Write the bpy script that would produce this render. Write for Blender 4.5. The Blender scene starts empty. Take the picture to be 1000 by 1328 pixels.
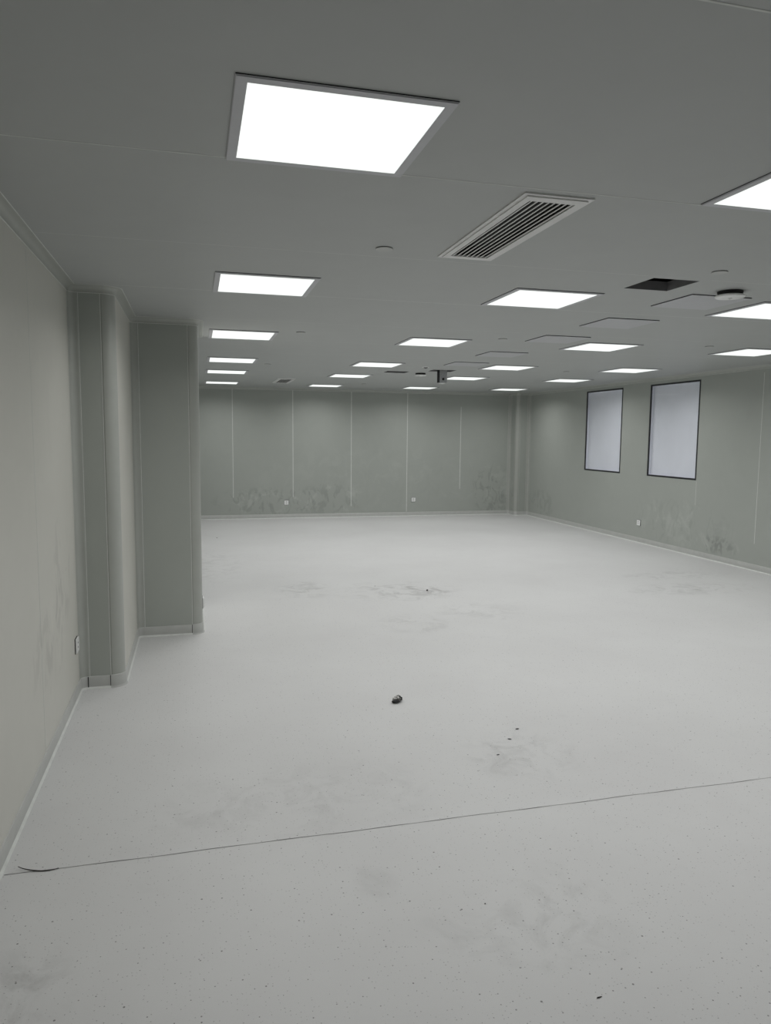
import bpy, bmesh, math, random
from mathutils import Vector, Matrix
from mathutils import noise as mnoise

C = bpy.context.scene.collection
S = bpy.context.scene
random.seed(4)

# ------------------------------------------------------------------ camera, world, exposure
EYE = Vector((0.0, 0.0, 1.65))
YAW, PITCH, ROLL, FPX = math.radians(14.5028), math.radians(-5.9526), math.radians(0.5306), 953.44
fw = Vector((math.sin(YAW) * math.cos(PITCH), math.cos(YAW) * math.cos(PITCH), math.sin(PITCH)))
rt = Vector((math.cos(YAW), -math.sin(YAW), 0))
up = rt.cross(fw)
rt, up = rt * math.cos(ROLL) + up * math.sin(ROLL), up * math.cos(ROLL) - rt * math.sin(ROLL)
cam_data = bpy.data.cameras.new('camera')
cam = bpy.data.objects.new('camera', cam_data)
C.objects.link(cam)
m3 = Matrix((rt, up, -fw)).transposed()
cam.matrix_world = Matrix.Translation(EYE) @ m3.to_4x4()
cam_data.sensor_fit = 'VERTICAL'
cam_data.sensor_height = 36.0
cam_data.lens = FPX / 1328.0 * 36.0
cam_data.clip_start = 0.02
S.camera = cam

world = bpy.data.worlds.new('world')
S.world = world
world.use_nodes = True
world.node_tree.nodes['Background'].inputs[0].default_value = (0.8, 0.9, 1.0, 1)
world.node_tree.nodes['Background'].inputs[1].default_value = 0.0

S.view_settings.view_transform = 'Standard'
S.view_settings.look = 'None'
S.view_settings.exposure = 0.0
S.view_settings.gamma = 1.0
S.view_settings.use_curve_mapping = False

LAMP_W = 8.9                                # watts given off by each lit ceiling panel
LAMP_SPREAD = math.radians(156)              # prismatic diffusers throw most of it downwards

# ------------------------------------------------------------------ sizes (metres)
H = 2.548                                    # ceiling height
XL, XR, YB, YF = -0.74, 6.764, 14.5, -1.3    # left, right, back and front walls

# ------------------------------------------------------------------ material helpers
def new_mat(name):
    m = bpy.data.materials.new(name)
    m.use_nodes = True
    nt = m.node_tree
    b = nt.nodes['Principled BSDF']
    return m, nt, b

def nd(nt, typ, **kw):
    n = nt.nodes.new(typ)
    for k, v in kw.items():
        setattr(n, k, v)
    return n

def math_node(nt, op, a, b=None, c=None, clamp=False):
    n = nt.nodes.new('ShaderNodeMath')
    n.operation = op
    n.use_clamp = clamp
    for i, v in enumerate((a, b, c)):
        if v is None:
            continue
        if isinstance(v, (int, float)):
            n.inputs[i].default_value = v
        else:
            nt.links.new(v, n.inputs[i])
    return n.outputs[0]

def mixc(nt, fac, a, b):
    n = nt.nodes.new('ShaderNodeMix')
    n.data_type = 'RGBA'
    for i, v in ((0, fac), (6, a), (7, b)):
        if isinstance(v, (int, float)):
            n.inputs[i].default_value = v
        elif isinstance(v, tuple):
            n.inputs[i].default_value = (*v, 1)
        else:
            nt.links.new(v, n.inputs[i])
    return n.outputs[2]

def ramp(nt, val, lo, hi):
    n = nt.nodes.new('ShaderNodeMapRange')
    n.inputs[1].default_value = lo
    n.inputs[2].default_value = hi
    nt.links.new(val, n.inputs[0])
    return n.outputs[0]

def plain(name, col, rough=0.5, metal=0.0, var=0.03, scale=30.0, spec=0.5):
    m, nt, b = new_mat(name)
    tc = nd(nt, 'ShaderNodeTexCoord')
    no = nd(nt, 'ShaderNodeTexNoise')
    no.inputs['Scale'].default_value = scale
    nt.links.new(tc.outputs['Object'], no.inputs['Vector'])
    k = ramp(nt, no.outputs['Fac'], 0.3, 0.7)
    lo = tuple(c * (1 - var) for c in col)
    hi = tuple(min(1, c * (1 + var)) for c in col)
    nt.links.new(mixc(nt, k, lo, hi), b.inputs['Base Color'])
    b.inputs['Roughness'].default_value = rough
    b.inputs['Metallic'].default_value = metal
    b.inputs['Specular IOR Level'].default_value = spec
    return m

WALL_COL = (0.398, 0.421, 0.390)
PALE_COL = (0.50, 0.52, 0.50)

def wall_mat(name, patches=(), col=WALL_COL, general=0.5, rough=0.42):
    """Painted steel panel with dusty smears near the floor. patches: (x, y, z, rx, ry, rz, sign)."""
    m, nt, b = new_mat(name)
    tc = nd(nt, 'ShaderNodeTexCoord')
    pos = tc.outputs['Object']
    sep = nd(nt, 'ShaderNodeSeparateXYZ')
    nt.links.new(pos, sep.inputs[0])
    n1 = nd(nt, 'ShaderNodeTexNoise')
    n1.inputs['Scale'].default_value = 3.2
    n1.inputs['Detail'].default_value = 8
    n1.inputs['Roughness'].default_value = 0.62
    n1.inputs['Distortion'].default_value = 0.7
    nt.links.new(pos, n1.inputs['Vector'])
    mp = nd(nt, 'ShaderNodeMapping')
    mp.inputs['Scale'].default_value = (1.0, 1.0, 0.55)
    nt.links.new(pos, mp.inputs['Vector'])
    n2 = nd(nt, 'ShaderNodeTexNoise')
    n2.inputs['Scale'].default_value = 7.0
    n2.inputs['Detail'].default_value = 6
    n2.inputs['Distortion'].default_value = 1.3
    nt.links.new(mp.outputs['Vector'], n2.inputs['Vector'])
    base = mixc(nt, ramp(nt, n1.outputs['Fac'], 0.25, 0.75), tuple(c * 0.975 for c in col), tuple(c * 1.025 for c in col))
    out = base
    for (px, py, pz, rx, ry, rz, dark, light) in patches:
        d = None
        for s, p, r in (('X', px, rx), ('Y', py, ry), ('Z', pz, rz)):
            t = math_node(nt, 'DIVIDE', math_node(nt, 'SUBTRACT', sep.outputs[s], p), r)
            t = math_node(nt, 'MULTIPLY', t, t)
            d = t if d is None else math_node(nt, 'ADD', d, t)
        mask = math_node(nt, 'SUBTRACT', 1.0, d, clamp=True)
        mask = math_node(nt, 'POWER', mask, 0.6)
        kd = math_node(nt, 'MULTIPLY', mask, ramp(nt, n2.outputs['Fac'], 0.50, 0.60))
        kl = math_node(nt, 'MULTIPLY', mask, ramp(nt, n1.outputs['Fac'], 0.53, 0.62))
        out = mixc(nt, math_node(nt, 'MULTIPLY', kd, dark), out, tuple(c * 0.55 for c in col))
        out = mixc(nt, math_node(nt, 'MULTIPLY', kl, light), out, tuple(c * 1.45 for c in col))
    nt.links.new(out, b.inputs['Base Color'])
    b.inputs['Roughness'].default_value = rough
    b.inputs['Specular IOR Level'].default_value = 0.5
    return m

def floor_mat():
    m, nt, b = new_mat('speckled_vinyl')
    tc = nd(nt, 'ShaderNodeTexCoord')
    pos = tc.outputs['Object']
    sep = nd(nt, 'ShaderNodeSeparateXYZ')
    nt.links.new(pos, sep.inputs[0])
    n1 = nd(nt, 'ShaderNodeTexNoise')
    n1.inputs['Scale'].default_value = 1.1
    n1.inputs['Detail'].default_value = 7
    n1.inputs['Roughness'].default_value = 0.6
    nt.links.new(pos, n1.inputs['Vector'])
    n2 = nd(nt, 'ShaderNodeTexNoise')
    n2.inputs['Scale'].default_value = 420.0
    n2.inputs['Detail'].default_value = 2
    nt.links.new(pos, n2.inputs['Vector'])
    col = mixc(nt, ramp(nt, n1.outputs['Fac'], 0.3, 0.7), (0.592, 0.594, 0.588), (0.636, 0.642, 0.634))
    col = mixc(nt, math_node(nt, 'MULTIPLY', ramp(nt, n2.outputs['Fac'], 0.52, 0.72), 0.35), col, (0.47, 0.47, 0.47))
    # sparse dark chips in the vinyl, two sizes
    for sc, rad, pick, dk in ((26.0, 0.075, 0.62, 0.75), (75.0, 0.16, 0.72, 0.45), (11.0, 0.040, 0.45, 0.85)):
        v = nd(nt, 'ShaderNodeTexVoronoi')
        v.voronoi_dimensions = '2D'
        v.inputs['Scale'].default_value = sc
        nt.links.new(pos, v.inputs['Vector'])
        sc_ = nd(nt, 'ShaderNodeSeparateColor')
        nt.links.new(v.outputs['Color'], sc_.inputs[0])
        size = math_node(nt, 'MULTIPLY', sc_.outputs[1], rad)
        k = math_node(nt, 'MULTIPLY', math_node(nt, 'LESS_THAN', v.outputs['Distance'], size),
                      math_node(nt, 'GREATER_THAN', sc_.outputs[0], pick))
        col = mixc(nt, math_node(nt, 'MULTIPLY', k, dk), col, (0.12, 0.12, 0.12))
    # scuffed, dirty patches (x, y, rx, ry, strength)
    n3 = nd(nt, 'ShaderNodeTexNoise')
    n3.inputs['Scale'].default_value = 5.0
    n3.inputs['Detail'].default_value = 8
    n3.inputs['Roughness'].default_value = 0.7
    n3.inputs['Distortion'].default_value = 0.8
    nt.links.new(pos, n3.inputs['Vector'])
    for (px, py, rx, ry, st) in FLOOR_DIRT:
        dx = math_node(nt, 'DIVIDE', math_node(nt, 'SUBTRACT', sep.outputs['X'], px), rx)
        dy = math_node(nt, 'DIVIDE', math_node(nt, 'SUBTRACT', sep.outputs['Y'], py), ry)
        d = math_node(nt, 'ADD', math_node(nt, 'MULTIPLY', dx, dx), math_node(nt, 'MULTIPLY', dy, dy))
        k = math_node(nt, 'SUBTRACT', 1.0, d, clamp=True)
        k = math_node(nt, 'MULTIPLY', k, ramp(nt, n3.outputs['Fac'], 0.47, 0.66))
        col = mixc(nt, math_node(nt, 'MULTIPLY', k, st), col, (0.33, 0.33, 0.325))
    k = math_node(nt, 'MULTIPLY', ramp(nt, n3.outputs['Fac'], 0.60, 0.78), 0.16)
    col = mixc(nt, k, col, (0.42, 0.42, 0.41))
    nt.links.new(col, b.inputs['Base Color'])
    b.inputs['Roughness'].default_value = 0.5
    b.inputs['Specular IOR Level'].default_value = 0.4
    bp = nd(nt, 'ShaderNodeBump')
    bp.inputs['Strength'].default_value = 0.08
    bp.inputs['Distance'].default_value = 0.002
    nt.links.new(n2.outputs['Fac'], bp.inputs['Height'])
    nt.links.new(bp.outputs[0], b.inputs['Normal'])
    return m

FLOOR_DIRT = [(2.05, 7.45, 0.75, 0.55, 0.75), (2.35, 7.35, 0.3, 0.25, 0.8), (1.10, 7.70, 0.35, 0.5, 0.7), (1.85, 6.1, 0.35, 0.4, 0.5),
              (1.62, 3.4, 0.35, 0.35, 0.5), (1.02, 2.15, 0.35, 0.3, 0.3), (1.30, 2.2, 0.25, 0.3, 0.25), (0.62, 2.5, 0.10, 0.14, 0.25),
              (5.3, 6.9, 0.9, 0.35, 0.7), (5.6, 7.6, 0.8, 0.3, 0.5), (-0.55, 2.2, 0.2, 0.25, 0.5), (0.4, 3.2, 0.8, 0.4, 0.3),
              (2.6, 6.4, 0.5, 0.4, 0.4), (0.2, 9.5, 0.4, 1.5, 0.4)]

def glass_mat():
    m, nt, b = new_mat('clear_glazing')
    tr = nd(nt, 'ShaderNodeBsdfTransparent')
    tr.inputs[0].default_value = (0.985, 0.99, 0.99, 1)
    gl = nd(nt, 'ShaderNodeBsdfGlossy')
    gl.inputs['Roughness'].default_value = 0.03
    lw = nd(nt, 'ShaderNodeLayerWeight')
    lw.inputs[0].default_value = 0.5
    fr = nd(nt, 'ShaderNodeMath', operation='MULTIPLY_ADD')
    nt.links.new(math_node(nt, 'POWER', lw.outputs['Facing'], 4.0), fr.inputs[0])
    fr.inputs[1].default_value = 0.2
    fr.inputs[2].default_value = 0.02
    mx = nd(nt, 'ShaderNodeMixShader')
    nt.links.new(fr.outputs[0], mx.inputs[0])
    nt.links.new(tr.outputs[0], mx.inputs[1])
    nt.links.new(gl.outputs[0], mx.inputs[2])
    nt.links.new(mx.outputs[0], nt.nodes['Material Output'].inputs[0])
    return m

def lamp_mat():
    m, nt, b = new_mat('lit_diffuser')
    b.inputs['Base Color'].default_value = (0.3, 0.3, 0.3, 1)
    b.inputs['Emission Color'].default_value = (0.955, 1.0, 0.965, 1)
    b.inputs['Emission Strength'].default_value = 0.95
    b.inputs['Roughness'].default_value = 0.4
    return m

M = dict(
    wall=wall_mat('painted_wall_panel'),
    wall_left=wall_mat('brightened_wall_panel', [(XL, 4.4, 0.85, 1, 0.3, 0.35, 0.35, 0.0), (XL, 4.0, 0.55, 1, 0.5, 0.25, 0.3, 0.1)], col=(0.625, 0.62, 0.57)),  # wall paint lightened and warmed: light on right-facing left faces put into colour
    wall_back=wall_mat('back_wall_panel', [(1.35, YB, 0.33, 1.1, 1, 0.30, 0.45, 0.28), (2.55, YB, 0.36, 0.8, 1, 0.32, 0.38, 0.32),
                                           (6.1, YB, 0.5, 0.5, 1, 0.6, 0.5, 0.25), (3.6, YB, 0.75, 2.6, 1, 0.7, 0.05, 0.10)]),
    wall_right=wall_mat('right_wall_panel', [(XR, 9.2, 0.42, 1, 1.2, 0.36, 0.22, 0.25), (XR, 8.35, 0.22, 1, 0.45, 0.13, 0.6, 0.4),
                                             (XR, 13.6, 0.3, 1, 0.6, 0.3, 0.4, 0.1)]),
    ceil=wall_mat('painted_ceiling_panel', col=(0.435, 0.450, 0.442), rough=0.5),
    trim=plain('painted_aluminium', (0.41, 0.425, 0.395), 0.32, 0.0, 0.02, 12),
    base=plain('anodised_baseboard', (0.47, 0.48, 0.46), 0.35, 0.0, 0.04, 14),
    seal=plain('white_sealant', (0.66, 0.68, 0.65), 0.55, 0.0, 0.06, 20),
    frame=plain('white_lamp_frame', (0.53, 0.535, 0.56), 0.4, 0.0, 0.02, 20),
    dark_gap=plain('black_gap', (0.015, 0.015, 0.018), 0.7, 0.0, 0.1, 40),  # black for joints, and for shaded edges of ceiling fixtures put into colour
    dark=plain('dark_void', (0.02, 0.02, 0.02), 0.9, 0.0, 0.1, 8),
    shaft=plain('cut_panel_edge', (0.20, 0.20, 0.205), 0.7, 0.0, 0.1, 12),
    white=plain('white_plastic', (0.84, 0.85, 0.84), 0.4, 0.0, 0.02, 30),
    vent=plain('vent_enamel', (0.74, 0.74, 0.73), 0.4, 0.0, 0.02, 20),
    hatch=plain('hatch_enamel', (0.49, 0.495, 0.515), 0.42, 0.0, 0.02, 14),
    cover=plain('cover_plate_enamel', (0.47, 0.48, 0.465), 0.45, 0.0, 0.02, 14),
    steel=plain('galvanised_steel', (0.42, 0.43, 0.44), 0.5, 0.2, 0.15, 60),
    blackframe=plain('black_glass_border', (0.010, 0.010, 0.014), 0.35, 0.0, 0.1, 20),
    board=plain('pale_blind_board', (0.83, 0.845, 0.92), 0.6, 0.0, 0.02, 5),
    paper=plain('scrap_paper', (0.42, 0.42, 0.40), 0.6, 0.0, 0.5, 90),
    tar=plain('black_scrap', (0.008, 0.008, 0.008), 0.6, 0.0, 0.3, 90),
    crumb=plain('dark_crumb', (0.035, 0.03, 0.028), 0.8, 0.0, 0.4, 200),
    seam=plain('vinyl_seam', (0.17, 0.17, 0.165), 0.7, 0.0, 0.3, 9),
    glass=glass_mat(), lamp=lamp_mat(), floor=floor_mat(),
)

# ------------------------------------------------------------------ mesh helpers
def obj(name, bm, mats, parent=None, smooth=False):
    me = bpy.data.meshes.new(name)
    bmesh.ops.remove_doubles(bm, verts=bm.verts, dist=1e-6)
    bmesh.ops.recalc_face_normals(bm, faces=bm.faces)
    bm.to_mesh(me)
    bm.free()
    if not isinstance(mats, (list, tuple)):
        mats = [mats]
    for m in mats:
        me.materials.append(m)
    if smooth:
        for p in me.polygons:
            p.use_smooth = True
    o = bpy.data.objects.new(name, me)
    C.objects.link(o)
    if parent is not None:
        o.parent = parent
    return o

def struct(name, bm, mats, smooth=False):
    o = obj(name, bm, mats, None, smooth)
    o['kind'] = 'structure'
    return o

def tag(o, label, cat, group=None):
    o['label'] = label
    o['category'] = cat
    if group:
        o['group'] = group
    return o

def thing(name, loc, label, cat, group=None, rotz=0.0):
    o = bpy.data.objects.new(name, None)
    o.empty_display_size = 0.1
    C.objects.link(o)
    o.location = loc
    o.rotation_euler = (0, 0, rotz)
    return tag(o, label, cat, group)

def dup(root, loc, label, rotz=None):
    r = root.copy()
    C.objects.link(r)
    r.location = loc
    if rotz is not None:
        r.rotation_euler = (0, 0, rotz)
    r['label'] = label
    for ch in list(root.children):
        c = ch.copy()
        C.objects.link(c)
        c.parent = r
        for g in list(ch.children):
            d = g.copy()
            C.objects.link(d)
            d.parent = c
    return r

def box(bm, x0, x1, y0, y1, z0, z1, mi=0, bevel=0.0):
    vs = [bm.verts.new((x, y, z)) for z in (z0, z1) for y in (y0, y1) for x in (x0, x1)]
    fs = []
    for q in ((0, 2, 3, 1), (4, 5, 7, 6), (0, 1, 5, 4), (2, 6, 7, 3), (0, 4, 6, 2), (1, 3, 7, 5)):
        f = bm.faces.new([vs[i] for i in q])
        f.material_index = mi
        fs.append(f)
    if bevel:
        es = list({e for f in fs for e in f.edges})
        r = bmesh.ops.bevel(bm, geom=es, offset=bevel, segments=2, affect='EDGES', profile=0.5)
        for f in r['faces']:
            f.material_index = mi
    return fs

def ring(bm, outer, inner, z0, z1, mi=0):
    """Rectangular frame ring, outer/inner = (x0,x1,y0,y1)."""
    def loop(r, z):
        x0, x1, y0, y1 = r
        return [bm.verts.new(p) for p in ((x0, y0, z), (x1, y0, z), (x1, y1, z), (x0, y1, z))]
    ob, ib, ot, it = loop(outer, z0), loop(inner, z0), loop(outer, z1), loop(inner, z1)
    for i in range(4):
        j = (i + 1) % 4
        for q in ((ob[i], ob[j], ib[j], ib[i]), (ot[i], it[i], it[j], ot[j]), (ob[i], ot[i], ot[j], ob[j]), (ib[i], ib[j], it[j], it[i])):
            bm.faces.new(q).material_index = mi

def lathe(bm, prof, seg=40, cx=0, cy=0, mi=0):
    """prof: list of (r, z); closed on the axis where r == 0."""
    rows = []
    for r, z in prof:
        if r == 0:
            rows.append([bm.verts.new((cx, cy, z))])
        else:
            rows.append([bm.verts.new((cx + r * math.cos(2 * math.pi * k / seg), cy + r * math.sin(2 * math.pi * k / seg), z)) for k in range(seg)])
    for a, b in zip(rows, rows[1:]):
        for k in range(seg):
            k2 = (k + 1) % seg
            if len(a) == 1:
                f = bm.faces.new((a[0], b[k], b[k2]))
            elif len(b) == 1:
                f = bm.faces.new((a[k], b[0], a[k2]))
            else:
                f = bm.faces.new((a[k], b[k], b[k2], a[k2]))
            f.material_index = mi

def sheet_with_holes(bm, u0, u1, v0, v1, holes, put):
    us = sorted({u0, u1, *[h[0] for h in holes], *[h[1] for h in holes]})
    vs = sorted({v0, v1, *[h[2] for h in holes], *[h[3] for h in holes]})
    cache = {}
    def V(u, v):
        if (u, v) not in cache:
            cache[(u, v)] = bm.verts.new(put(u, v))
        return cache[(u, v)]
    for a, b in zip(us, us[1:]):
        for c, d in zip(vs, vs[1:]):
            um, vm = (a + b) / 2, (c + d) / 2
            if any(h[0] < um < h[1] and h[2] < vm < h[3] for h in holes):
                continue
            bm.faces.new((V(a, c), V(b, c), V(b, d), V(a, d)))

# ------------------------------------------------------------------ plan of the walls
CC, CV = 0.045, 0.07          # concave and convex corner radii
PLAN = [  # corner point, 'in' = concave room corner, 'out' = convex
    ((XL, YF), 'in'), ((XL, 4.95), 'in'), ((-0.475, 4.95), 'out'), ((-0.475, 6.15), 'in'), ((0.035, 6.15), 'out'),
    ((0.035, 7.25), 'out'), ((XL, 7.25), 'in'), ((XL, YB), 'in'), ((6.47, YB), 'in'), ((6.47, 14.2), 'out'), ((XR, 14.2), 'in'), ((XR, YF), 'in')]
N = len(PLAN)
def corner_arc(i, seg=10):
    p = Vector(PLAN[i][0])
    a = Vector(PLAN[i - 1][0])
    b = Vector(PLAN[(i + 1) % N][0])
    r = CC if PLAN[i][1] == 'in' else CV
    d1, d2 = (a - p).normalized(), (b - p).normalized()
    c = p + (d1 + d2) * r
    pts = []
    for k in range(seg + 1):
        t = math.pi / 2 * k / seg
        # from p + d1*r to p + d2*r
        v = -d2 * math.cos(t) - d1 * math.sin(t)
        pts.append(c + v * r)
    return pts

ARCS = [corner_arc(i) for i in range(N)]
def inward(d):               # walls are walked clockwise seen from above: the room is on the right hand
    return Vector((d.y, -d.x))

def sweep(bm, path, prof, mi=0):
    """Sweep profile [(distance into the room, z)] along an open plan path."""
    n = len(path)
    rows = []
    for k, p in enumerate(path):
        if k == 0:
            nn = inward((path[1] - p).normalized())
            s = 1
        elif k == n - 1:
            nn = inward((p - path[k - 1]).normalized())
            s = 1
        else:
            n1 = inward((p - path[k - 1]).normalized())
            n2 = inward((path[k + 1] - p).normalized())
            nn = (n1 + n2).normalized()
            s = 1 / max(0.5, nn.dot(n1))
        rows.append([bm.verts.new((p.x + nn.x * d * s, p.y + nn.y * d * s, z)) for d, z in prof])
    for a, b in zip(rows, rows[1:]):
        for j in range(len(prof) - 1):
            f = bm.faces.new((a[j], b[j], b[j + 1], a[j + 1]))
            f.material_index = mi
            f.smooth = True

def side_path(i, j):
    """Plan path from the middle of corner i to the middle of corner j (i<j walking the plan)."""
    pts = list(ARCS[i % N][5:])
    k = i + 1
    while k < j:
        pts += ARCS[k % N]
        k += 1
    pts += ARCS[j % N][:6]
    return pts

# floor
bm = bmesh.new()
box(bm, XL - 0.1, XR + 0.1, YF - 0.1, YB + 0.1, -0.05, 0.0)
floor = struct('floor', bm, M['floor'])
bm = bmesh.new()            # welded vinyl seam, slightly wavy
pts = [(XL + 0.02 + (XR - XL - 0.04) * k / 160) for k in range(161)]
prev = None
for x in pts:
    y = 2.863 + 0.0016 * math.sin(x * 7.1) + 0.0012 * math.sin(x * 17 + 1)
    w = 0.0019 + 0.0009 * math.sin(x * 23) * math.sin(x * 5.3)
    row = [bm.verts.new((x, y - w, 0.0006)), bm.verts.new((x, y + w, 0.0006))]
    if prev:
        bm.faces.new((prev[0], row[0], row[1], prev[1]))
    prev = row
struct('trim_1', bm, M['seam'])

# ceiling, with the openings cut through the panel
HOLES = [(2.525, 2.825, 3.755, 4.06), (2.63, 2.945, 10.11, 10.38), (3.17, 3.50, 9.70, 9.97)]
VENTS = [(1.337, 3.11), (1.455, 12.55)]
VW, VL = 0.225, 0.93
VHOLES = [(x - VW / 2, x + VW / 2, y - VL / 2, y + VL / 2) for x, y in VENTS]
bm = bmesh.new()
sheet_with_holes(bm, XL - 0.1, XR + 0.1, YF - 0.1, YB + 0.1, HOLES + VHOLES, lambda u, v: (u, v, H))
for h in HOLES + VHOLES:     # cut edge of the 50 mm panel, then the dark plenum box above
    x0, x1, y0, y1 = h
    lo = [(x0, y0), (x1, y0), (x1, y1), (x0, y1)]
    for k in range(4):
        (ax, ay), (bx_, by) = lo[k], lo[(k + 1) % 4]
        f = bm.faces.new([bm.verts.new(p) for p in ((ax, ay, H), (bx_, by, H), (bx_, by, H + 0.055), (ax, ay, H + 0.055))])
        f.material_index = 1
    g = 0.25
    X0, X1, Y0, Y1 = x0 - g, x1 + g, y0 - g, y1 + g
    lo2 = [(X0, Y0), (X1, Y0), (X1, Y1), (X0, Y1)]
    for k in range(4):
        (ax, ay), (bx_, by) = lo2[k], lo2[(k + 1) % 4]
        f = bm.faces.new([bm.verts.new(p) for p in ((ax, ay, H + 0.055), (bx_, by, H + 0.055), (bx_, by, H + 0.5), (ax, ay, H + 0.5))])
        f.material_index = 2
    f = bm.faces.new([bm.verts.new((a, b_, H + 0.5)) for a, b_ in lo2])
    f.material_index = 2
    for k in range(4):
        (ax, ay), (bx_, by) = lo[k], lo[(k + 1) % 4]
        (cx_, cy_), (dx_, dy_) = lo2[(k + 1) % 4], lo2[k]
        f = bm.faces.new([bm.verts.new((*q, H + 0.055)) for q in ((ax, ay), (bx_, by), (cx_, cy_), (dx_, dy_))])
        f.material_index = 2
# pale joints between the ceiling panels
y = 1.403 - 1.157 * 2
k = 0
while y < YB:
    w = 0.0032 if k in (2, 3, 5) else 0.0016
    k += 1
    spans = [(XL, XR)]
    for (a, b_, c, d) in HOLES + VHOLES:
        if c - 0.06 < y < d + 0.06:
            spans = [s for (p, q) in spans for s in (((p, a - 0.05), (b_ + 0.05, q)) if p < a and q > b_ else ((p, q),))]
    for p, q in spans:
        f = bm.faces.new([bm.verts.new((a, b_, H - 0.0006)) for a, b_ in ((p, y - w), (q, y - w), (q, y + w), (p, y + w))])
        f.material_index = 3
    y += 1.157
ceiling = struct('ceiling', bm, [M['ceil'], M['shaft'], M['dark'], M['seal']])

# walls
def wall_piece(name, i, mat, seams=(), holes=(), mi_extra=()):
    """Flat panel wall between corners i and i+1; seams/holes given along the world axis it runs on."""
    a, b = ARCS[i % N][-1], ARCS[(i + 1) % N][0]
    d = (b - a)
    L = d.length
    d.normalize()
    nn = inward(d)
    bm = bmesh.new()
    axis = 0 if abs(d.x) > 0.5 else 1
    sgn = 1 if d[axis] > 0 else -1
    def to_u(w):
        return (w - a[axis]) * sgn
    hs = []
    for (w0, w1, z0, z1) in holes:
        u = sorted((to_u(w0), to_u(w1)))
        hs.append((u[0], u[1], z0, z1))
    sheet_with_holes(bm, 0, L, 0, H, hs, lambda u, v: (a.x + d.x * u, a.y + d.y * u, v))
    for (w, z0, z1, hw) in seams:
        u = to_u(w)
        p, q = a + d * (u - hw), a + d * (u + hw)
        e = nn * 0.0006
        vs = [bm.verts.new((*t, z)) for z in (z0, z1) for t in (p - e * 0.1, p + e, q + e, q - e * 0.1)]
        for s in ((0, 1, 5, 4), (1, 2, 6, 5), (2, 3, 7, 6), (4, 5, 6, 7), (0, 3, 2, 1)):
            bm.faces.new([vs[t] for t in s]).material_index = 1
    return struct(name, bm, [mat, M['seal']])

ZT = H - 0.04
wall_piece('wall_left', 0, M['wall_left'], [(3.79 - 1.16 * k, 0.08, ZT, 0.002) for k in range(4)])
wall_piece('wall_left_pier_front', 1, M['wall'])
wall_piece('wall_left_pier_side', 2, M['wall_left'])  # lightened wall copy again, brightness of this side is in the colour
wall_piece('wall_left_corner_front', 3, M['wall'])
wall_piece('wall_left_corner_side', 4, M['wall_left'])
wall_piece('wall_left_corner_rear', 5, M['wall'])
wall_piece('wall_left_far', 6, M['wall'], [(8.4 + 1.16 * k, 0.08, ZT, 0.004) for k in range(5)])
wall_piece('wall_back', 7, M['wall_back'], [(-0.46, 0.1, ZT, 0.006), (0.70, 0.42, ZT, 0.006), (1.86, 0.42, ZT, 0.007), (3.03, 0.22, ZT, 0.007),
                                            (4.195, 0.09, ZT, 0.007), (5.35, 0.55, 2.25, 0.007)])
wall_piece('wall_back_pier_side', 8, M['wall_back'])
wall_piece('wall_back_pier_front', 9, M['wall_back'])
WZ0, WZ1 = 1.065, 2.455
WINDOWS = [(10.76, 11.91), (8.85, 10.01)]
wall_piece('wall_right', 10, M['wall_right'], [(7.68, 0.34, 2.46, 0.004), (8.84, 0.72, 1.05, 0.003), (6.52, 0.1, ZT, 0.004), (5.36, 0.1, ZT, 0.004),
                                               (4.2, 0.1, ZT, 0.004), (3.04, 0.1, ZT, 0.004)],
           [(a, b, WZ0, WZ1) for a, b in WINDOWS])
wall_piece('wall_front', 11, M['wall'], [(0.5 + 1.16 * k, 0.1, ZT, 0.004) for k in range(5)])

# rounded corner mouldings, standing 2 mm proud with a lip at each side
def corner_trim(n, i):
    bm = bmesh.new()
    pts = ARCS[i]
    a, b = Vector(pts[0]), Vector(pts[-1])
    d1 = (pts[1] - pts[0]).normalized()
    first = Vector(PLAN[i - 1][0]) - Vector(PLAN[i][0])
    first.normalize()
    last = Vector(PLAN[(i + 1) % N][0]) - Vector(PLAN[i][0])
    last.normalize()
    lip = 0.008
    path = [a + first * lip] + list(pts) + [b + last * lip]
    rows = []
    m = len(path)
    for k, p in enumerate(path):
        q0, q1 = path[max(0, k - 1)], path[min(m - 1, k + 1)]
        nn = inward((q1 - q0).normalized())
        e = 0.0008 if 0 < k < m - 1 else 0.0006
        rows.append((p - nn * 0.003, p + nn * e))
    z0, z1 = 0.0, H
    prev = None
    for (back, front) in rows:
        r = [bm.verts.new((back.x, back.y, z0)), bm.verts.new((front.x, front.y, z0)), bm.verts.new((front.x, front.y, z1)), bm.verts.new((back.x, back.y, z1))]
        if prev:
            f = bm.faces.new((prev[1], r[1], r[2], prev[2]))
            f.smooth = True
        else:
            f = bm.faces.new((r[0], r[1], r[2], r[3]))
        prev = r
    bm.faces.new((prev[0], prev[3], prev[2], prev[1]))
    # pale sealant lines along both lips
    for p, dr in ((path[0], first), (path[-1], last)):
        t = p + dr * 0.003
        nn = inward(dr) if dr == last else inward(-dr)
        c0, c1 = t - dr * 0.0022, t + dr * 0.0022
        vs = [bm.verts.new((*(c + nn * 0.0012), z)) for z in (0.075, H - 0.04) for c in (c0, c1)]
        f = bm.faces.new((vs[0], vs[1], vs[3], vs[2]))
        f.material_index = 1
    return struct('trim_%d' % n, bm, [M['trim'], M['seal']])

n = 2
for i in range(N):
    corner_trim(n, i)
    n += 1

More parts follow.
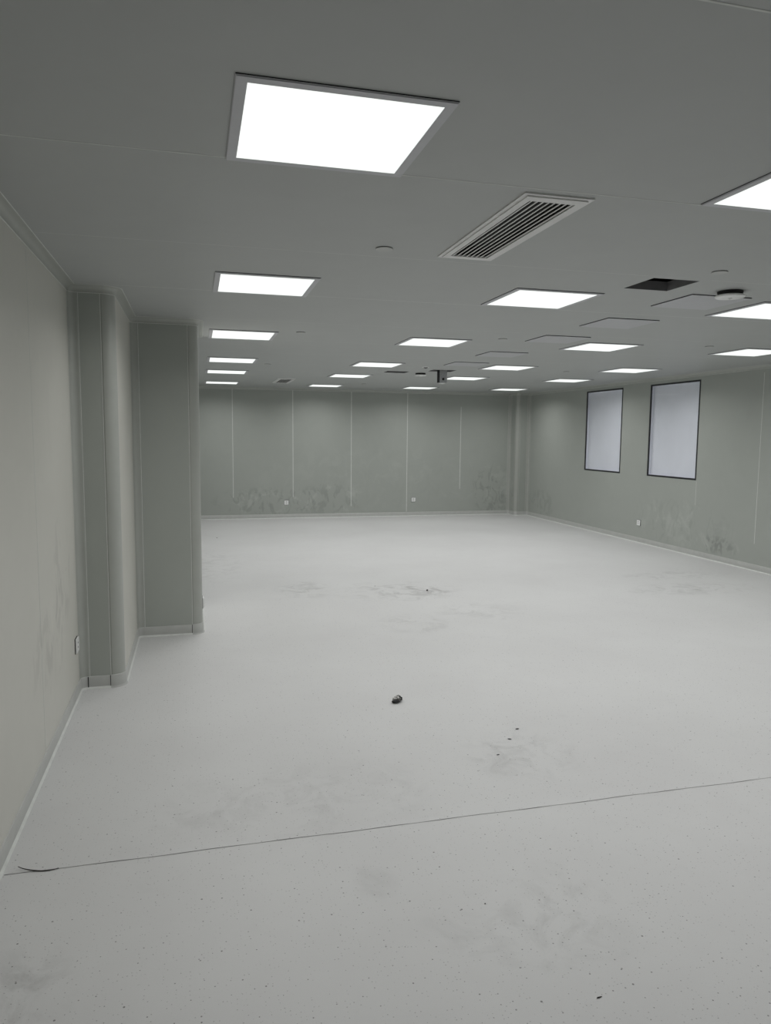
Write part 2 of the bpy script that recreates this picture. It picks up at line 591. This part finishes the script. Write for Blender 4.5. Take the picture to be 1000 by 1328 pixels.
# ceiling coves and baseboards, one piece per side
R = 0.038
COVE = [(0.0, H - R - 0.004), (0.002, H - R - 0.004)] + [(0.002 + R - R * math.cos(math.pi / 2 * k / 8) if True else 0, H - R + R * math.sin(math.pi / 2 * k / 8) - 0.001) for k in range(9)] + [(R + 0.006, H - 0.0015), (R + 0.006, H)]
BASE = [(0.0, 0.079), (0.004, 0.080), (0.006, 0.078), (0.0065, 0.014), (0.0068, 0.011)]
BEAD = [(0.0066, 0.0125), (0.0085, 0.0095), (0.0115, 0.0055), (0.0145, 0.0025), (0.0155, 0.0)]   # pale sealant along the floor
SIDES = [('left', 0, 1), ('left_pier', 1, 3), ('left_corner', 3, 5), ('left_far', 5, 7), ('back', 7, 8), ('back_pier', 8, 10), ('right', 10, 11), ('front', 11, 12)]
for side, i, j in SIDES:
    path = [Vector(p) for p in side_path(i, j)]
    bm = bmesh.new()
    sweep(bm, path, COVE)
    # the pale sealant bead at the cove's two edges
    sweep(bm, path, [(R + 0.006, H - 0.0016), (R + 0.0095, H - 0.0016), (R + 0.0095, H)], 1)
    sweep(bm, path, [(0.0026, H - R - 0.0035), (0.0026, H - R - 0.0065), (0.0, H - R - 0.0065)], 1)
    o = struct('trim_%d' % n, bm, [M['trim'], M['seal']])
    n += 1
    bm = bmesh.new()
    sweep(bm, path, BASE)
    sweep(bm, path, [(0.0, 0.0815), (0.0035, 0.0812), (0.0045, 0.0795)], 0)
    sweep(bm, path, BEAD, 1)
    struct('baseboard_' + side, bm, [M['base'], M['seal']])

# corner caps on the baseboard where it turns
CAPS = [(2, 'out'), (4, 'out'), (1, 'in')]
for i, kind in CAPS:
    bm = bmesh.new()
    pts = [Vector(p) for p in ARCS[i]]
    if kind == 'out':
        first = (Vector(PLAN[i - 1][0]) - Vector(PLAN[i][0])).normalized()
        last = (Vector(PLAN[(i + 1) % N][0]) - Vector(PLAN[i][0])).normalized()
        path = [pts[0] + first * 0.012] + pts + [pts[-1] + last * 0.012]
        sweep(bm, path, [(0.0, 0.0845)] + [(d + 0.0025, z * 1.05) for d, z in BASE[1:-1]] + [(0.0095, 0.010), (0.017, 0.0)])
        for e, dr in ((path[0], first), ):          # open joint at its leading edge
            nn = inward(-dr)
            for s0, s1 in ((0.0, 0.004),):
                vs = [bm.verts.new((*(e + dr * s + nn * 0.0072), z)) for z in (0.004, 0.082) for s in (s0, s1)]
                bm.faces.new((vs[0], vs[1], vs[3], vs[2])).material_index = 1
    else:
        first = (Vector(PLAN[i - 1][0]) - Vector(PLAN[i][0])).normalized()
        last = (Vector(PLAN[(i + 1) % N][0]) - Vector(PLAN[i][0])).normalized()
        e = pts[-1]
        nn = inward(last)
        vs = [bm.verts.new((*(e + last * s + nn * 0.0078), z)) for z in (0.004, 0.080) for s in (-0.003, 0.003)]
        bm.faces.new((vs[0], vs[1], vs[3], vs[2])).material_index = 1
    struct('trim_%d' % n, bm, [M['base'], M['dark_gap']])
    n += 1

# windows in the right wall: glazed flush, black border, pale board behind
for k, (y0, y1) in enumerate(WINDOWS):
    root = bpy.data.objects.new('window_%d' % (k + 1), None)
    C.objects.link(root)
    root.location = (XR, (y0 + y1) / 2, WZ0)
    root['kind'] = 'structure'
    root['label'] = ('far window in the right wall, nearer the back corner, black border' if k == 0 else 'near window in the right wall above the socket, black border, larger in view')
    hw, hh = (y1 - y0) / 2, WZ1 - WZ0
    b_ = 0.024
    bm = bmesh.new()
    def rect(i, x):
        return [(x, -hw + i, i), (x, hw - i, i), (x, hw - i, hh - i), (x, -hw + i, hh - i)]
    A = [bm.verts.new(p) for p in rect(0, -0.003)]
    B = [bm.verts.new(p) for p in rect(b_, -0.003)]
    A2 = [bm.verts.new(p) for p in rect(0, 0.055)]
    B2 = [bm.verts.new(p) for p in rect(b_, 0.012)]
    for i in range(4):
        j = (i + 1) % 4
        bm.faces.new((A[i], A[j], B[j], B[i]))
        bm.faces.new((A[i], A2[i], A2[j], A[j]))
        bm.faces.new((B[i], B[j], B2[j], B2[i]))
    obj('window_frame', bm, M['blackframe'], root)
    bm = bmesh.new()
    box(bm, 0.002, 0.007, -hw + 0.01, hw - 0.01, 0.01, hh - 0.01)
    obj('window_pane', bm, M['glass'], root)
    bm = bmesh.new()        # the shallow box behind the pane
    D = 0.045
    P0 = [bm.verts.new(p) for p in rect(b_ - 0.004, 0.010)]
    P1 = [bm.verts.new(p) for p in rect(b_ - 0.004, D)]
    for i in range(4):
        j = (i + 1) % 4
        bm.faces.new((P0[i], P1[i], P1[j], P0[j]))
    bm.faces.new(P1)
    obj('window_backing', bm, M['board'], root)

# ------------------------------------------------------------------ ceiling lights
def make_light(loc, label):
    t = thing('ceiling_light', loc, label, 'ceiling light', 'square panel lights in the ceiling')
    s, q = 0.2975, 0.2655
    bm = bmesh.new()
    ring(bm, (-s, s, -s, s), (-q, q, -q, q), -0.007, -0.0028)
    es = [e for e in bm.edges if all(abs(v.co.z + 0.007) < 1e-5 for v in e.verts) and max(abs(e.verts[0].co.x), abs(e.verts[0].co.y)) > 0.29 and max(abs(e.verts[1].co.x), abs(e.verts[1].co.y)) > 0.29]
    bmesh.ops.bevel(bm, geom=es, offset=0.0025, segments=2, affect='EDGES')
    obj('light_frame', bm, M['frame'], t)
    bm = bmesh.new()
    ring(bm, (-s + 0.0005, s - 0.0005, -s + 0.0005, s - 0.0005), (-q - 0.002, q + 0.002, -q - 0.002, q + 0.002), -0.0028, 0.0)
    obj('dark_gap', bm, M['dark_gap'], t)  # black ring added to draw the shaded edge above the frame
    bm = bmesh.new()
    box(bm, -q, q, -q, q, -0.0065, -0.002)
    obj('diffuser', bm, M['lamp'], t)
    if 'panel_lamp' not in bpy.data.lights:
        ld = bpy.data.lights.new('panel_lamp', 'AREA')
        ld.shape = 'SQUARE'
        ld.size = 2 * q - 0.004
        ld.energy = LAMP_W
        ld.color = (0.995, 0.985, 0.985)
        ld.spread = LAMP_SPREAD
    lo_ = bpy.data.objects.new('lamp', bpy.data.lights['panel_lamp'])
    C.objects.link(lo_)
    lo_.parent = t
    lo_.location = (0, 0, -0.0072)
    return t

ROWS = {
    'left': [(0.41, 2.27), (0.42, 4.60), (0.432, 6.93), (0.452, 9.30), (0.457, 11.06), (0.47, 13.40)],
    'second': [(2.20, 2.25), (2.205, 4.53), (2.232, 6.89), (2.26, 9.25), (2.295, 11.13), (2.325, 13.50)],
    'third': [(3.94, 2.22), (3.94, 4.47), (3.935, 6.71), (3.985, 9.08), (4.085, 10.95), (4.12, 13.43)],
    'right': [(5.64, 2.2), (5.64, 4.4), (5.64, 6.61), (5.66, 8.88), (5.765, 10.78), (5.84, 13.22)],
}
LAB = {
    'left': ['largest lit panel light, top left, nearest the camera above the left wall',
             'second lit panel light from the camera in the leftmost row',
             'third lit panel light from the camera in the leftmost row, above the corner pier',
             'fourth lit panel light from the camera in the leftmost row',
             'fifth lit panel light from the camera in the leftmost row',
             'farthest lit panel light of the leftmost row, by the back wall'],
    'second': ['lit panel light cut off by the upper right edge of the photo',
               'lit panel light just beyond the near air vent, largest in mid ceiling',
               'third lit panel light in the second row from the left wall',
               'fourth lit panel light in the second row from the left wall',
               'fifth lit panel light in the second row, two before the back wall',
               'farthest lit panel light of the second row, beside the far air vent'],
    'third': ['lit panel light nearest the camera in the third row, out to the right',
              'lit panel light cut off by the right edge, below the hanging round detector',
              'lit panel light right of the blank hatches, above the windows in view',
              'lit panel light between the fourth hatch and the far right row, third row',
              'lit panel light partly hidden behind the hanging grey box',
              'farthest lit panel light of the third row, left below the hanging box'],
    'right': ['lit panel light nearest the camera in the row by the right wall',
              'lit panel light second from the camera in the row by the right wall',
              'lit panel light cut off by the right edge above the near window',
              'lit panel light close above the two windows, over the gap between them',
              'lit panel light up and left of the far window',
              'farthest lit panel light of the right row, by the corner pier'],
}
first = None
for row in ROWS:
    for (x, y), lab in zip(ROWS[row], LAB[row]):
        if first is None:
            first = make_light((x, y, H), lab)
        else:
            dup(first, (x, y, H), lab)

# ------------------------------------------------------------------ air vents
def make_vent(loc, label):
    t = thing('air_vent', loc, label, 'air vent', 'slotted air vents in the ceiling')
    a, b = VW / 2 - 0.004, VL / 2 - 0.004
    bm = bmesh.new()
    ring(bm, (-0.143, 0.143, -0.51, 0.51), (-0.123, 0.123, -0.49, 0.49), -0.006, 0.0)
    ring(bm, (-0.125, 0.125, -0.492, 0.492), (-a + 0.012, a - 0.012, -b + 0.015, b - 0.015), -0.011, 0.0)
    ring(bm, (-a, a, -b, b), (-a + 0.003, a - 0.003, -b + 0.003, b - 0.003), -0.002, 0.05)
    obj('vent_frame', bm, M['vent'], t)
    nb = 8
    w = 2 * (a - 0.012)
    for k in range(nb):
        x = -w / 2 + w * (k + 0.5) / nb + w / nb / 2 * 0
        bm = bmesh.new()
        vs = []
        for yy in (-b + 0.010, b - 0.010):
            vs.append([bm.verts.new(p) for p in ((x - 0.0032, yy, -0.009), (x + 0.0032, yy, -0.009), (x + 0.0038, yy, -0.005), (x - 0.0015, yy, -0.005))])
        A, B = vs
        for i in range(4):
            j = (i + 1) % 4
            bm.faces.new((A[i], A[j], B[j], B[i]))
        bm.faces.new(A)
        bm.faces.new(B)
        obj('slat', bm, M['vent'], t)
    bm = bmesh.new()
    box(bm, -a + 0.004, a - 0.004, -b + 0.004, b - 0.004, 0.045, 0.05)
    ring(bm, (-a + 0.0135, a - 0.0135, -b + 0.0165, b - 0.0165), (-a + 0.015, a - 0.015, -b + 0.018, b - 0.018), -0.0025, 0.045)
    obj('backing', bm, M['dark'], t)
    return t
v = make_vent((VENTS[0][0], VENTS[0][1], H), 'near white slotted air vent in the ceiling, centre top of the photo')
dup(v, (VENTS[1][0], VENTS[1][1], H), 'far small looking air vent in the ceiling close to the back wall')

# ------------------------------------------------------------------ blank hatches
def make_hatch(loc, label):
    t = thing('ceiling_hatch', loc, label, 'hatch', 'blank access hatches in the ceiling')
    s = 0.22
    bm = bmesh.new()
    box(bm, -s, s, -s, s, -0.0075, -0.0045, 0, 0.001)
    obj('hatch_panel', bm, M['hatch'], t)
    bm = bmesh.new()
    box(bm, -s + 0.0005, s - 0.0005, -s + 0.0005, s - 0.0005, -0.0045, 0.0)
    obj('dark_gap', bm, M['dark_gap'], t)  # added black slab: shaded edge of the raised hatch put into colour
    return t
HATCH = [((3.25, 4.31), 'nearest blank square ceiling hatch, below the hanging round detector'),
         ((3.25, 5.28), 'second nearest blank ceiling hatch in the row running to the back'),
         ((3.25, 6.30), 'third blank ceiling hatch from the camera in its row'),
         ((3.27, 7.63), 'fourth blank ceiling hatch from the camera in its row'),
         ((3.30, 8.80), 'farthest blank ceiling hatch of the row, before the hanging grey box')]
first = None
for (x, y), lab in HATCH:
    if first is None:
        first = make_hatch((x, y, H), lab)
    else:
        dup(first, (x, y, H), lab)

# ------------------------------------------------------------------ round detectors
def make_detector(loc, label):
    t = thing('smoke_detector', loc, label, 'detector', 'round detectors under the ceiling')
    bm = bmesh.new()
    lathe(bm, [(0, 0.0), (0.074, 0.0), (0.074, -0.008), (0.066, -0.026), (0, -0.026)])
    obj('detector_base', bm, M['dark'], t, True)
    bm = bmesh.new()
    lathe(bm, [(0, -0.024), (0.084, -0.024), (0.0875, -0.027), (0.0875, -0.032), (0.083, -0.037), (0.05, -0.040), (0, -0.041)], 48)
    lathe(bm, [(0, -0.0405), (0.012, -0.0405), (0.012, -0.044), (0.009, -0.046), (0, -0.046)], 24)
    obj('detector_body', bm, M['white'], t, True)
    bm = bmesh.new()
    lathe(bm, [(0.0, -0.0465), (0.003, -0.0465), (0.003, -0.044), (0, -0.044)], 12, 0.0, 0.0)
    obj('indicator', bm, M['dark_gap'], t, True)
    return t
d = make_detector((3.20, 3.96, H), 'round white detector dropped below a dark gap, right of the square opening')
dup(d, (3.17, 10.31, H), 'distant round white detector left of the hanging grey box')

# ------------------------------------------------------------------ sprinkler cover plates
def make_cover(loc, label):
    t = thing('sprinkler_cover', loc, label, 'sprinkler cover', 'round cover plates in the ceiling')
    bm = bmesh.new()
    lathe(bm, [(0, -0.006), (0.041, -0.006), (0.0425, -0.0045), (0.0425, -0.003), (0, -0.003)], 40)
    obj('cover_plate', bm, M['cover'], t)
    bm = bmesh.new()
    lathe(bm, [(0, -0.003), (0.0405, -0.003), (0.0405, 0.0), (0, 0.0)], 40)
    obj('dark_gap', bm, M['dark_gap'], t)  # black disc draws the dark edge of the plate
    return t
COVERS = [((0.90, 3.55), 'round flush cover plate between the two nearest left row lights and the near vent'),
          ((2.77, 3.52), 'round flush cover plate just above the dropped round detector'),
          ((0.92, 6.60), 'round flush cover plate right of the third left row light'),
          ((0.92, 9.68), 'round flush cover plate right of the fourth left row light'),
          ((2.90, 12.82), 'round flush cover plate near the back wall between two farthest lights'),
          ((2.775, 6.45), 'round flush cover plate left of the blank hatches'),
          ((4.99, 9.37), 'round flush cover plate between the far lights near the right wall'),
          ((4.91, 6.33), 'round flush cover plate by the right edge light above the windows')]
first = None
for (x, y), lab in COVERS:
    if first is None:
        first = make_cover((x, y, H), lab)
    else:
        dup(first, (x, y, H), lab)

# uncovered sprinkler: pale rim around a dark cup
t = thing('sprinkler_cup', (2.955, 9.38, H), 'small open sprinkler cup with dark middle in front of the hanging box', 'sprinkler')
bm = bmesh.new()
lathe(bm, [(0.046, 0.0), (0.046, -0.004), (0.034, -0.006), (0.030, -0.004), (0.030, 0.0)], 36)
obj('rim', bm, M['white'], t, True)
bm = bmesh.new()
lathe(bm, [(0, -0.014), (0.012, -0.016), (0.026, -0.010), (0.030, -0.002), (0.0, -0.002)], 30)
obj('cup', bm, M['dark'], t, True)

# ------------------------------------------------------------------ grey box hanging out of the cut opening
t = thing('hanging_box', (3.345, 9.85, H - 0.165), 'grey metal box hanging from a cut opening in the far ceiling', 'junction box')
bm = bmesh.new()
box(bm, -0.055, 0.055, -0.05, 0.05, 0.0, 0.19, 0, 0.003)
obj('box_body', bm, M['steel'], t)
bm = bmesh.new()
box(bm, -0.057, -0.0545, -0.051, 0.051, 0.004, 0.19)
obj('side_plate', bm, M['dark_gap'], t)
bm = bmesh.new()
lathe(bm, [(0, -0.0535), (0.016, -0.0535), (0.018, -0.05), (0, -0.05)], 20)
bmesh.ops.rotate(bm, verts=bm.verts, cent=(0, 0, 0), matrix=Matrix.Rotation(math.radians(-90), 3, 'X'))
for vtx in bm.verts:
    vtx.co = Vector((vtx.co.x, -abs(vtx.co.y), vtx.co.z + 0.05))
obj('knockout', bm, M['dark'], t)
bm = bmesh.new()
box(bm, -0.03, 0.03, -0.045, 0.045, -0.012, 0.0)
obj('cable_clamp', bm, M['white'], t)
for sx in (-0.035, 0.035):
    bm = bmesh.new()
    lathe(bm, [(0, 0.19), (0.004, 0.19), (0.004, 0.66), (0, 0.66)], 12, sx, 0.0)
    obj('hanger_rod', bm, M['steel'], t)

# ------------------------------------------------------------------ wall sockets
def make_socket(loc, rotz, label):
    """Faces +Y locally before rotation is applied: front at -Y."""
    t = thing('wall_socket', loc, label, 'socket', 'white sockets low on the walls', rotz)
    bm = bmesh.new()
    box(bm, -0.047, 0.047, -0.004, 0.0, -0.047, 0.047)
    obj('dark_gap', bm, M['dark_gap'], t)
    bm = bmesh.new()
    box(bm, -0.043, 0.043, -0.013, -0.003, -0.043, 0.043, 0, 0.002)
    obj('face_plate', bm, M['white'], t)
    for z, w in ((0.015, 0.009), (-0.013, 0.007)):
        bm = bmesh.new()
        box(bm, -w, w, -0.0138, -0.0125, z - 0.005, z + 0.005)
        obj('outlet', bm, M['shaft'], t)
    return t
s = make_socket((1.725, YB, 0.31), 0, 'white socket on the back wall, left one, among smears')
dup(s, (4.34, YB, 0.335), 'white socket on the back wall, right one', 0)
dup(s, (XR, 10.16, 0.315), 'white socket on the right wall below the windows', -math.pi / 2)
dup(s, (XL, 4.80, 0.335), 'white socket seen edge on, low on the left wall', math.pi / 2)
dup(s, (0.035, 6.33, 0.225), 'socket seen edge on, low on the corner pier beside the open floor', math.pi / 2)

# ------------------------------------------------------------------ litter on the floor
def lump(bm, c, r, sc, seed, mi=0, sub=3, amp=0.45):
    g = bmesh.new()
    bmesh.ops.create_icosphere(g, subdivisions=sub, radius=1.0)
    for v_ in g.verts:
        k = 1 + amp * mnoise.noise(v_.co * 1.7 + Vector((seed, seed * 2, 0))) + 0.25 * amp * mnoise.noise(v_.co * 5 + Vector((seed, 0, 3)))
        v_.co = Vector((v_.co.x * sc[0], v_.co.y * sc[1], v_.co.z * sc[2])) * r * k
    lo = min(v_.co.z for v_ in g.verts)
    remap = {}
    for v_ in g.verts:
        remap[v_] = bm.verts.new(v_.co + Vector((c[0], c[1], c[2] - lo)))
    for f in g.faces:
        bm.faces.new([remap[v_] for v_ in f.verts]).material_index = mi
    g.free()

t = thing('crumpled_scrap', (1.19, 4.27, 0.0), 'small crumpled scrap with black underside lying mid floor', 'litter')
bm = bmesh.new()
lump(bm, (0.003, 0.006, 0.004), 0.024, (1.15, 1.0, 0.55), 3.1, 0, 3, 0.7)
obj('scrap_body', bm, M['paper'], t)
bm = bmesh.new()
lump(bm, (-0.015, -0.022, 0.0), 0.017, (1.4, 0.75, 0.55), 8.3, 0, 3, 0.5)
lump(bm, (0.019, 0.006, 0.0), 0.018, (0.7, 1.3, 0.85), 5.7, 0, 3, 0.6)
lump(bm, (0.010, 0.020, 0.022), 0.007, (1.4, 0.8, 0.9), 1.7, 0, 2, 0.6)
obj('black_piece', bm, M['tar'], t)

CR = 'dark crumbs lying on the floor'
CRUMBS = [((2.375, 7.37), 0.018, (1.0, 0.8, 0.6), 0.3, 'black speck of litter on the smudged far floor'),
          ((1.885, 7.72), 0.009, (1.2, 0.8, 0.5), 1.3, 'tiny dark crumb on the far floor left of the smudge'),
          ((0.31, 11.9), 0.013, (1.0, 1.0, 0.5), 0.0, 'tiny dark crumb near the far left of the floor'),
          ((1.64, 3.58), 0.008, (2.2, 0.6, 0.5), -0.5, 'short dark sliver on the right mid floor'),
          ((1.74, 3.70), 0.009, (2.0, 0.7, 0.4), 0.2, 'grey sliver just behind the short dark sliver'),
          ((1.50, 3.41), 0.006, (2.2, 0.6, 0.5), 0.1, 'small dark sliver left in front of the others on the mid floor'),
          ((0.968, 2.28), 0.0035, (1.1, 0.9, 0.7), 0.1, 'single black crumb on the near floor below the seam'),
          ((1.13, 1.79), 0.006, (2.6, 0.45, 0.4), 0.1, 'thin grey fibre flake on the nearest floor at lower right')]
for (x, y), r, sc, rz, lab in CRUMBS:
    bm = bmesh.new()
    lump(bm, (0, 0, 0), r * 0.65, sc, r * 900 + x, 0, 2, 0.5)
    o = obj('floor_crumb', bm, M['crumb'])
    o.location = (x, y, 0.0)
    o.rotation_euler = (0, 0, rz)
    tag(o, lab, 'litter', CR)

# loose curl of weld thread lying across the seam by the left wall
bm = bmesh.new()
P = [Vector((-0.678, 2.895, 0.010)), Vector((-0.655, 2.880, 0.007)), Vector((-0.62, 2.866, 0.004)), Vector((-0.585, 2.857, 0.0025)), Vector((-0.555, 2.856, 0.0025)), Vector((-0.530, 2.862, 0.0028))]
fine = []
for k in range(len(P) - 1):
    p0, p1, p2, p3 = P[max(0, k - 1)], P[k], P[k + 1], P[min(len(P) - 1, k + 2)]
    for s_ in range(8):
        u = s_ / 8
        fine.append(0.5 * ((2 * p1) + (p2 - p0) * u + (2 * p0 - 5 * p1 + 4 * p2 - p3) * u * u + (3 * p1 - p0 - 3 * p2 + p3) * u ** 3))
fine.append(P[-1])
rows = []
for k, p in enumerate(fine):
    dr = (fine[min(k + 1, len(fine) - 1)] - fine[max(k - 1, 0)]).normalized()
    sd = dr.cross(Vector((0, 0, 1))).normalized()
    u2 = sd.cross(dr)
    r = 0.0024 * (1 - 0.5 * abs(2 * k / len(fine) - 0.9))
    rows.append([bm.verts.new(p + (sd * math.cos(a) + u2 * math.sin(a)) * r) for a in [2 * math.pi * q / 8 for q in range(8)]])
for a, b in zip(rows, rows[1:]):
    for q in range(8):
        bm.faces.new((a[q], a[(q + 1) % 8], b[(q + 1) % 8], b[q]))
bm.faces.new(rows[0])
bm.faces.new(rows[-1])
tag(obj('weld_thread', bm, M['crumb'], None, True), 'thin dark curl of thread lying over the floor seam by the left wall', 'thread')
